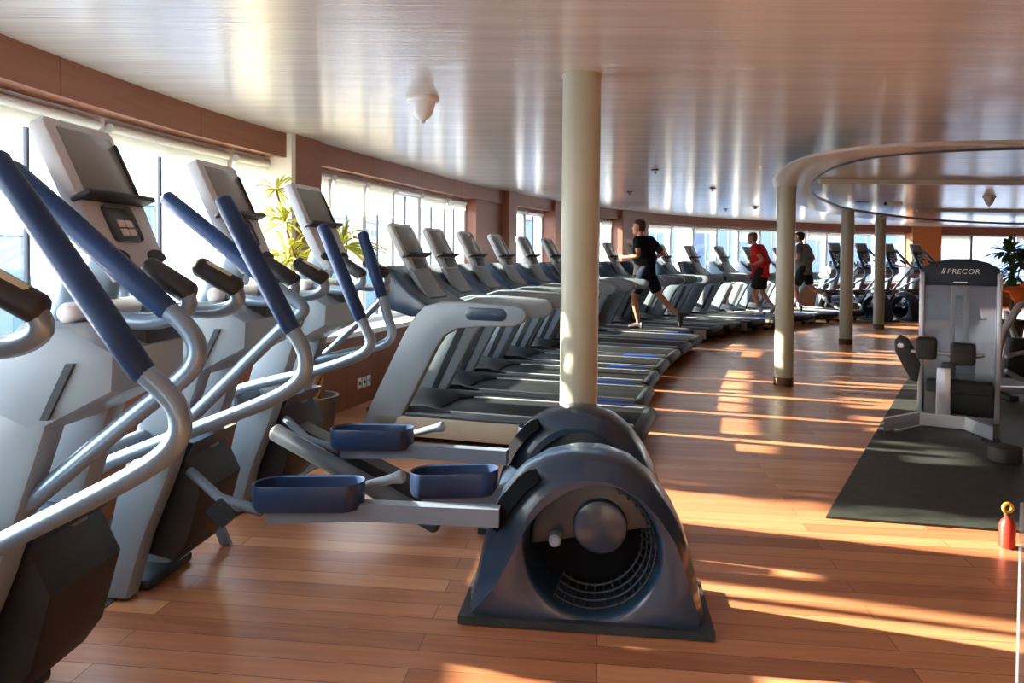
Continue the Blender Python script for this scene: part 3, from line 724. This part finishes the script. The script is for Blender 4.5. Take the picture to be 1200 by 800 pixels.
    for s_ in 'lr': ch.append([('pel', V['pel'], .15), ('hp' + s_, V['hp' + s_], .125), ('th' + s_, mid('hp' + s_, 'kn' + s_, .45), .112), ('te' + s_, mid('hp' + s_, 'kn' + s_, .72), .104), ('tf' + s_, mid('hp' + s_, 'kn' + s_, .88), .1)])
    skinmesh('shorts', shorts, t, ch, 'pel')
    for s_ in 'lr':
        a = V['an' + s_]; q = V['to' + s_]; d = (q - a); hl = a + Vector((0, 0, 0)) - d * .28
        dn = (V['an' + s_] - V['kn' + s_]).normalized() * .035
        skinmesh('shoe', shoe, t, [[('a', hl + dn * .9, .042), ('b', a + dn * .5, (.052, .05)), ('c', a.lerp(q, .55) + dn * .35, (.05, .042)), ('d', q + d * .12, (.045, .032))]], 'b')
        if sock: skinmesh('sock', sock, t, [[('a', a.lerp(V['kn' + s_], .06), .043), ('b', a.lerp(V['kn' + s_], .3), .046)]], 'a')
    if band:
        B().tube([mid('shr', 'elr', .5), mid('shr', 'elr', .8)], .062, 14, rnd=False).build('arm_band', 'black', t)
    return t
DZ = .222
def pose(**k):
    J = dict(pel=(0, 0, .96), wst=(.02, 0, 1.12), cst=(.06, 0, 1.33), nb=(.085, 0, 1.47), nk=(.1, 0, 1.525), hd=(.12, 0, 1.618), face=(.3, 0, 1.613),
             shl=(.06, .19, 1.42), shr=(.04, -.19, 1.42), hpl=(0, .09, .91), hpr=(0, -.09, .91))
    J.update(k); return J
# black-shirted runner: left leg planted in front, right leg pushing off behind
J1 = pose(shl=(.1, .17, 1.42), shr=(-.02, -.2, 1.42), ell=(.06, .25, 1.16), wrl=(.28, .2, 1.14), hnl=(.36, .18, 1.15), elr=(-.2, -.34, 1.2), wrr=(.0, -.3, 1.12), hnr=(.08, -.28, 1.13),
          knl=(.17, .09, .52), anl=(.08, .09, .085), tol=(.23, .09, .04), knr=(-.2, -.1, .53), anr=(-.52, -.1, .22), tor=(-.53, -.1, .06))
runner('running man in black t-shirt and navy shorts mid-stride on a treadmill', (2.17, 12.0, DZ), rotv(180 - 24), J1, 'shirt_black', 'shorts_navy', 'hair', 'shoe', 1.02, band=True)
J2 = pose(ell=(-.12, .25, 1.15), wrl=(.1, .22, 1.06), hnl=(.18, .2, 1.07), elr=(-.08, -.27, 1.14), wrr=(.14, -.2, 1.1), hnr=(.22, -.18, 1.12), cst=(.1, 0, 1.33), nb=(.15, 0, 1.46), nk=(.17, 0, 1.515), hd=(.195, 0, 1.602), face=(.4, 0, 1.582), shl=(.1, .19, 1.42), shr=(.08, -.19, 1.42),
          knl=(.12, .09, .52), anl=(-.05, .09, .09), tol=(.09, .09, .045), knr=(.02, -.1, .5), anr=(-.22, -.1, .2), tor=(-.16, -.1, .08))
runner('man in a red t-shirt and black shorts jogging on a treadmill', (4.93, 14.62, DZ), rotv(180 - 38), J2, 'shirt_red', 'shorts_black', 'hair_grey', 'shoe_l', .97, sock='sock')
J3 = pose(ell=(.02, .27, 1.15), wrl=(.22, .16, 1.14), hnl=(.3, .13, 1.15), elr=(-.1, -.28, 1.15), wrr=(.12, -.2, 1.12), hnr=(.2, -.17, 1.13),
          knl=(.14, .09, .52), anl=(.06, .09, .085), tol=(.2, .09, .04), knr=(-.1, -.1, .53), anr=(-.47, -.1, .36), tor=(-.53, -.1, .22))
runner('man in a grey shirt and dark shorts running, half hidden by a pillar', (6.38, 16.15, DZ), rotv(180 - 45), J3, 'shirt_grey', 'shorts_black', 'hair', 'shoe', 1.0, sock='sock')

# ------------------------------------------------------------------ plants
def leaf(b, p, d, ln, wd, droop=.5):
    d = Vector(d).normalized(); s_ = d.cross(Vector((0, 0, 1)))
    s_ = s_.normalized() if s_.length > .05 else Vector((1, 0, 0)); R = []
    for k in range(6):
        f = k / 5; w = wd * math.sin(PI * (.12 + .86 * f)) ** .8
        q = p + d * ln * f + Vector((0, 0, -droop * ln * f * f)); n_ = Vector((0, 0, .004))
        R.append([q - s_ * w, q + n_ * 2, q + s_ * w, q - n_])
    b.rings(R)
def potted(label, loc, trunk, crowns, lm, name, potr=.17, poth=.38, seed=1):
    rnd = random.Random(seed)
    t = thing(name, label, 'plant', loc)
    p = B().lathe([(potr * .7, 0), (potr, poth), (potr * 1.05, poth), (potr * 1.05, poth + .02), (potr * .95, poth + .02), (potr * .9, poth - .03)], 24).build('pot', 'pot', t)
    B().lathe([(potr * .9, poth - .06), (potr * .88, poth - .035)], 20).build('soil', 'soil', p)
    tr = B(); h0, h1, nst, rad = trunk
    for k in range(nst):
        ps = []
        for j in range(15):
            f = j / 14; a = 2 * PI * k / nst + f * 5.5
            ps.append((rad * math.cos(a) * (1 + .3 * math.sin(9 * f + k)), rad * math.sin(a), h0 + (h1 - h0) * f))
        tr.tube(ps, .022 if nst > 1 else .035, 8)
    for c, r_, n_, ln, wd, dr in crowns:
        tr.tube([(0, 0, h1 - .05), (c[0] * .6, c[1] * .6, h1 + (c[2] - h1) * .5), c], [.015, .011, .008], 6)
    tr.build('trunk', 'trunk', t)
    lf = B()
    for c, r_, n_, ln, wd, dr in crowns:
        for _ in range(n_):
            th = rnd.uniform(0, 2 * PI); ph = rnd.uniform(-.5, 1.3)
            d = Vector((math.cos(th) * math.cos(ph), math.sin(th) * math.cos(ph), math.sin(ph)))
            leaf(lf, Vector(c) + d * r_ * rnd.uniform(.0, .8), d, ln * rnd.uniform(.7, 1.2), wd * rnd.uniform(.8, 1.2), dr)
    lf.build('foliage', lm, t)
potted('yellow-green potted plant with braided brown trunk behind the third elliptical trainer', (-1.40, 5.22, 0), (.36, 1.05, 6, .05),
       [((-.2, .06, 1.35), .2, 70, .14, .014, .5), ((-.22, .05, 1.62), .15, 36, .12, .013, .4), ((-.28, .05, 1.85), .1, 22, .11, .012, .3), ((.2, .0, 1.45), .1, 44, .26, .009, .5), ((.0, .0, 1.12), .12, 26, .18, .012, .8)], 'leaf_y', 'potted_plant', seed=3)
potted('tall dark green leafy plant by the dark-framed windows behind the weight machine', (8.35, 12.3, 0), (.36, .95, 3, .04),
       [((-.1, 0, 1.5), .25, 90, .2, .035, .4), ((.12, 0, 1.35), .25, 80, .2, .035, .4), ((.0, .05, 1.1), .2, 50, .2, .03, .6)], 'leaf_g', 'potted_plant', seed=5)

# ------------------------------------------------------------------ weight machine on the mat (local x right, y away)
t = thing('weight_machine', 'weight stack leg machine with frosted shroud and navy top on the black mat', 'weight machine', (3.88, 6.4, .012), rotv(-31))
cap = [(-.285, 1.16), (.285, 1.16), (.285, 1.31), (.2, 1.36), (.08, 1.39), (-.08, 1.39), (-.2, 1.36), (-.285, 1.31)]
B().prism(cap, -.06, .2, .015).build('top_cap', 'cap', t)
for s_ in (-1, 1): B().box((s_ * .285 - .02, -.08, .0), (s_ * .285 + .02, .04, 1.27), .008).build('upright_rail', 'silverpaint', t)
B().box((-.266, -.04, .3), (.266, -.03, 1.17), .002).build('front_shroud', 'frost', t)
B().box((-.266, .17, .06), (.266, .18, 1.17), .002).build('rear_shroud', 'frost', t)
for x in (-.05, .05): B().cyl((x, .06, .05), (x, .06, 1.17), .019, 12).build('guide_rod', 'white', t)
ws = B()
for k in range(14): ws.box((-.12, .01, .08 + k * .028), (.12, .12, .104 + k * .028), .003)
ws.build('weight_stack', 'black', t)
B().box((-.266, -.05, .04), (.266, .16, .3), .015).build('lower_shroud', 'dark', t)
tx = bpy.data.curves.new('lettering', 'FONT'); tx.body = 'PRECOR'; tx.size = .06; tx.extrude = .002; tx.align_x = 'CENTER'; tx.space_character = 1.1; tx.shear = .15
to = bpy.data.objects.new('lettering', tx); COL.objects.link(to); to.parent = t; to.location = (.02, -.063, 1.262); to.rotation_euler = (PI / 2, 0, 0); bpy.context.view_layer.update()
tm = bpy.data.meshes.new_from_object(to.evaluated_get(bpy.context.evaluated_depsgraph_get())); tm.materials.clear(); tm.materials.append(M['whiteplas'])
t2 = bpy.data.objects.new('lettering', tm); COL.objects.link(t2); t2.parent = t; t2.location = to.location; t2.rotation_euler = to.rotation_euler
bpy.data.objects.remove(to); t2.name = 'lettering'
lg = B(); lg.prism([(-.13, 1.262), (-.115, 1.305), (-.108, 1.305), (-.123, 1.262)], -.064, -.061); lg.prism([(-.142, 1.262), (-.127, 1.305), (-.121, 1.305), (-.136, 1.262)], -.064, -.061); lg.build('emblem', 'whiteplas', t)
B().box((-.05, -.063, 1.185), (.05, -.06, 1.193)).build('small_caption', 'steel', t)
for x0, x1, z0 in ((-.31, -.155, .55), (-.06, .12, .52)):
    B().box((x0, -.48, z0), (x1, -.36, z0 + .185), .032, seg=3).build('roller_pad', 'rubber', t)
B().tube([(-.34, -.41, .61), (.12, -.41, .6), (.17, -.41, .61)], .014, 10).build('pad_axle', 'steel', t)
B().prism([(-.3, .33), (-.28, .48), (-.34, .64), (-.38, .7), (-.44, .73), (-.485, .67), (-.475, .58), (-.41, .45), (-.35, .34)], -.26, -.19, .015).build('lever_plate', 'black', t)
B().cyl((-.43, -.3, .64), (-.43, -.25, .64), .026, 16, .005).build('lever_knob', 'steel', t)
B().box((-.155, -.5, .09), (-.05, -.38, .5), .012).build('seat_column', 'silverpaint', t)
B().box((-.12, -.49, .42), (-.02, -.4, .54), .01).build('adjuster_block', 'dark', t)
B().box((-.14, -.42, .03), (-.06, -.02, .11), .01).build('floor_beam', 'silverpaint', t)
bb = B(); bb.rings([[(x, y - .04, 0.012), (x, y + .04, .012), (x, y + .04, .115), (x, y - .04, .115)] for x, y in ((-.5, -.91), (-.27, -.47), (.05, -.46), (.23, -.78))])
bb.build('front_base_bar', 'silverpaint', t)
for x, y in ((-.49, -.89), (.22, -.76)): B().box((x - .06, y - .05, 0), (x + .06, y + .05, .014), .004).build('end_foot', 'rubber', t)
B().box((-.24, -.3, .26), (.25, -.12, .36), .02).build('seat_pad', 'rubber', t)
B().box((-.25, -.14, .05), (-.1, -.11, .32), .01).build('side_plate', 'mat_grey', t)
d = B().lathe([(.085, 0), (.1, .01), (.1, .1), (.085, .11)], 24).build('rubber_foot_cup', 'rubber', loc=(3.4, 5.06, .012)); tag(d, 'small black rubber cylinder standing on the mat before the weight machine', 'weight')
# longer floor-level dark block to the right of it
# bike at the right edge
t = thing('exercise_bike', 'silver tubed exercise machine at the right edge behind the weight machine', 'exercise machine', (5.05, 7.45, .012), rotv(0))
B().tube(smooth([(-.15, 0, .25), (-.12, 0, .62), (.1, 0, .98), (.16, 0, 1.0)], 2), .035, 12).build('main_tube', 'silverpaint', t)
B().tube(smooth([(.0, .1, .85), (.14, .1, .5), (.3, .1, .2)], 1), .028, 12).build('seat_tube', 'silverpaint', t)
B().tube(smooth([(-.12, -.1, .28), (.1, -.1, .16), (.26, -.1, .25), (.27, -.1, .45), (.05, -.1, .47), (-.12, -.1, .42)], 2), .024, 12).build('lower_loop', 'silverpaint', t)
B().prism([(-.1, .2), (.22, .2), (.3, .42), (.2, .6), (-.02, .6)], -.06, .06, .02).build('drive_housing', 'black', t)
B().box((-.2, -.28, 0), (-.1, .28, .06), .015).build('front_foot', 'dark', t); B().box((.32, -.28, 0), (.42, .28, .06), .015).build('rear_foot', 'dark', t)
B().box((-.15, -.02, .03), (.37, .06, .1), .01).build('base_beam', 'silverpaint', t); B().tube(smooth([(.12, 0, .95), (.34, .02, .96), (.4, 0, 1.2), (.36, -.1, 1.27), (.3, -.2, 1.2)], 1), .018, 10).build('handlebar', 'black', t)
b = B(); R = []
for k in range(13):
    f = k / 12; x = -.08 + .36 * f; z = .99 + .16 * f ** 1.5 + .015 * math.sin(9 * f)
    R.append([(x, -.16, z - .09 + .02 * math.sin(7 * f)), (x, -.06, z + .02), (x, .06, z + .03), (x, .16, z - .06), (x, .15, z - .075), (x, .06, z + .015), (x, -.06, z + .005), (x, -.15, z - .1)])
b.rings(R); tw = b.build('towel', 'orange', loc=(5.05, 7.45, .075)); tag(tw, 'orange towel draped over the silver machine at the right edge', 'towel')

# red bottle and acrylic guard at right
t = thing('spray_bottle', 'red bottle with a yellow ring top on the wood floor at right', 'bottle', (2.42, 3.57, 0))
B().lathe([(.03, 0), (.036, .006), (.036, .11), (.028, .13), (.016, .145), (.016, .16)], 24).build('bottle_body', 'redplas', t)
B().cyl((0, 0, .158), (0, 0, .17), .018, 16).build('bottle_cap', 'black', t)
B().tube([(.022 * math.cos(a), 0, .193 + .022 * math.sin(a)) for a in [2 * PI * k / 20 for k in range(21)]], .008, 8, rnd=False).build('ring_top', 'yellowplas', t)
t = thing('acrylic_guard', 'clear acrylic guard sheet standing at the lower right edge', 'guard panel', (1.335, 1.92, 0))
B().box((0, -.006, .03), (.6, .006, .765), .003).build('sheet', 'acryl', t)
B().box((-.004, -.012, .0), (.6, .012, .03), .003).build('base_rail', 'steel', t)

# ceiling fittings
def ceil_dome(name, label, cat, x, y, z, r, mt_='whiteplas'):
    t = thing(name, label, cat, (x, y, z))
    B().lathe([(r, 0), (r, -.02), (r * .92, -.03)], 28).build('mount_plate', mt_, t)
    B().lathe([(r * .8, -.028), (r * .72, -.06), (r * .6, -.1), (r * .38, -.125), (r * .2, -.135), (r * .15, -.155), (r * .05, -.16)], 24).build('dome', mt_, t); return t
ceil_dome('smoke_detector', 'round cream ceiling detector left of the thick front pillar', 'smoke detector', -.55, 4.5, ZC, .1)
for x, y, lb in ((1.55, 8.1, 'small sprinkler head on the ceiling right of the thick front pillar'), (1.72, 10.9, 'small sprinkler head on the ceiling above the black-shirted runner, nearer one'), (2.75, 10.2, 'small sprinkler head on the ceiling in front of the second pillar'), (4.2, 14.6, 'small sprinkler head on the far ceiling before the red-shirted jogger'), (4.55, 13.9, 'round grey detector on the ceiling left of the second pillar')):
    big = 'detector' in lb
    t = thing('smoke_detector' if big else 'sprinkler', lb, 'smoke detector' if big else 'sprinkler', (x, y, ZC), 0, None)
    B().lathe([(.07 if big else .045, 0), (.065 if big else .04, -.012)], 16).build('plate', 'dark', t); B().lathe([(.04 if big else .012, -.01), (.03 if big else .02, -.05)], 12).build('head', 'steel', t)
t = thing('security_camera', 'small white camera on a bracket inside the recessed ceiling', 'camera', (5.9, 11.5, ZC))
B().box((-.1, -.03, -.13), (.14, .03, -.07), .01).build('camera_body', 'whiteplas', t); B().cyl((0, 0, -.08), (0, 0, 0), .015, 10).build('bracket', 'steel', t); B().cyl((-.1, 0, -.1), (-.13, 0, -.1), .025, 12).build('lens', 'black', t)
ceil_dome('security_camera', 'white dome camera hanging from the recessed ceiling at right', 'camera', 7.2, 11.2, ZC, .09)
for k, (x, y) in enumerate(((5.9, 12.5), (8.6, 14.6))):
    t = thing('downlight', ('dark round downlight in the recessed ceiling above the third pillar', 'dark round downlight in the recessed ceiling toward the far windows')[k], 'downlight', (x, y, ZC)); B().lathe([(.11, 0), (.1, -.012), (.08, -.012)], 24).build('trim_ring', 'steel', t); B().lathe([(.08, -.004), (.075, -.01)], 24).build('lens', 'black', t)
# wall sockets
for k in range(3):
    p, tt, n = wfr(10.95 + k * .09)
    mt_ = Matrix(((tt.x, n.x, 0, 0), (tt.y, n.y, 0, 0), (0, 0, 1, 0), (0, 0, 0, 1)))
    b = B().box((-.032, 0, -.05), (.032, .012, .05), .004, mt_); o = b.build('wall_socket', 'whiteplas', loc=(p.x + n.x * .09, p.y + n.y * .09, .2))
    tag(o, ('leftmost', 'middle', 'rightmost')[k] + ' of three white wall sockets low on the brown wall', 'socket', 'wall sockets')
    B().box((-.016, .011, -.016), (.016, .014, .016), .002, mt_).build('socket_face', 'dark', o)

# ------------------------------------------------------------------ outside
struct(B().box((-400, -200, -14.5), (300, 500, -14)).build('harbour_water', 'sea'))
def bld(label, c, s_, h, m, name='harbour_building', rz=0.):
    t = thing(name, label, 'building', (c[0], c[1], -14), rz)
    B().box((-s_[0] / 2, -s_[1] / 2, 0), (s_[0] / 2, s_[1] / 2, h), .3).build('block', m, t)
    B().box((-s_[0] / 2 - .4, -s_[1] / 2 - .4, h), (s_[0] / 2 + .4, s_[1] / 2 + .4, h + .8), .1).build('roof', 'bld_white', t)
    b = B(); n = int(s_[1] / 5)
    for i in range(n):
        for z in range(3, int(h) - 2, 4): b.box((s_[0] / 2 - .1, -s_[1] / 2 + 2 + i * 5, z), (s_[0] / 2 + .05, -s_[1] / 2 + 5 + i * 5, z + 1.6))
    if n and b.v: b.build('window_band', 'bld_teal', t)
    return t
bld('pale blue terminal building outside the near left windows', (-60, 60), (16, 40), 17, 'bld_blue')
bld('pale tower outside between the first two elliptical consoles', (-55, 104), (7, 7), 22, 'bld_blue')
bld('white dockside block outside the windows behind the nearest treadmill', (-38, 150), (16, 30), 22, 'bld_white')
bld('teal dockside block outside the windows behind the potted plant', (-26, 112), (9, 16), 14.5, 'bld_teal')
bld('pale blue warehouse outside the windows beyond the wall pier', (3, 190), (26, 18), 24, 'bld_blue')
bld('pale blue tower outside the windows behind the runner in black', (40, 220), (14, 14), 30, 'bld_blue')
bld('long blue warehouse outside the windows behind the grey-shirted runner', (85, 220), (60, 16), 34, 'bld_blue')
b = B(); R = []
for k in range(41):
    x = 90 + k * 4; h = 8 + 7 * math.sin(k * .21) + 2.5 * math.sin(k * .73 + 1)
    R.append([(x, 330, -14), (x, 345, h * .7 - 2), (x, 370, h), (x, 400, -14)])
b.rings(R); tag(b.build('hill', 'hill'), 'hazy blue hill far outside the dark-framed right windows', 'hill')

# ------------------------------------------------------------------ light
w = bpy.data.worlds.new('sky'); SC.world = w; w.use_nodes = True
N = w.node_tree.nodes; L = w.node_tree.links; bg = N['Background']
tc = N.new('ShaderNodeTexCoord'); sp = N.new('ShaderNodeSeparateXYZ'); cr = N.new('ShaderNodeValToRGB')
L.new(tc.outputs['Generated'], sp.inputs[0]); L.new(sp.outputs[2], cr.inputs[0]); L.new(cr.outputs[0], bg.inputs[0])
e = cr.color_ramp.elements; e[0].position = 0.; e[0].color = (1, 1, .99, 1); e[1].position = .8; e[1].color = (.55, .7, .95, 1)
x = e.new(.18); x.color = (.95, .98, 1, 1)
bg.inputs[1].default_value = 3.8
sl = bpy.data.lights.new('sun', 'SUN'); sl.energy = 14; sl.angle = math.radians(1.1); sl.color = (1, .86, .66)
so = bpy.data.objects.new('sun', sl); COL.objects.link(so)
sd = Vector((-.955, .295, math.tan(math.radians(19.3)))).normalized()
so.rotation_euler = sd.to_track_quat('Z', 'Y').to_euler(); so.location = (-20, 8, 12)

# ------------------------------------------------------------------ camera
cd = bpy.data.cameras.new('camera'); cam = bpy.data.objects.new('camera', cd); COL.objects.link(cam)
cd.sensor_width = 36; cd.lens = 36 * 867 / 1200; cd.clip_start = .05; cd.clip_end = 2000
cd.shift_y = -(400 - 318.7) / 1200
p_ = math.radians(-1.3); ro = math.radians(.487)
fw = Vector((0, math.cos(p_), math.sin(p_))); r0 = Vector((1, 0, 0)); u0 = r0.cross(fw)
rt = r0 * math.cos(ro) + u0 * math.sin(ro); up = -r0 * math.sin(ro) + u0 * math.cos(ro)
cam.matrix_world = Matrix(((rt.x, up.x, -fw.x, 0), (rt.y, up.y, -fw.y, 0), (rt.z, up.z, -fw.z, 1.4), (0, 0, 0, 1)))
SC.camera = cam
SC.view_settings.view_transform = 'Standard'; SC.view_settings.look = 'None'; SC.view_settings.gamma = 1.; SC.view_settings.use_curve_mapping = False
SC.view_settings.exposure = 1.55
SC.cycles.use_denoising = True
SC.cycles.max_bounces = 10; SC.cycles.diffuse_bounces = 5; SC.cycles.transparent_max_bounces = 24; SC.cycles.sample_clamp_indirect = 6
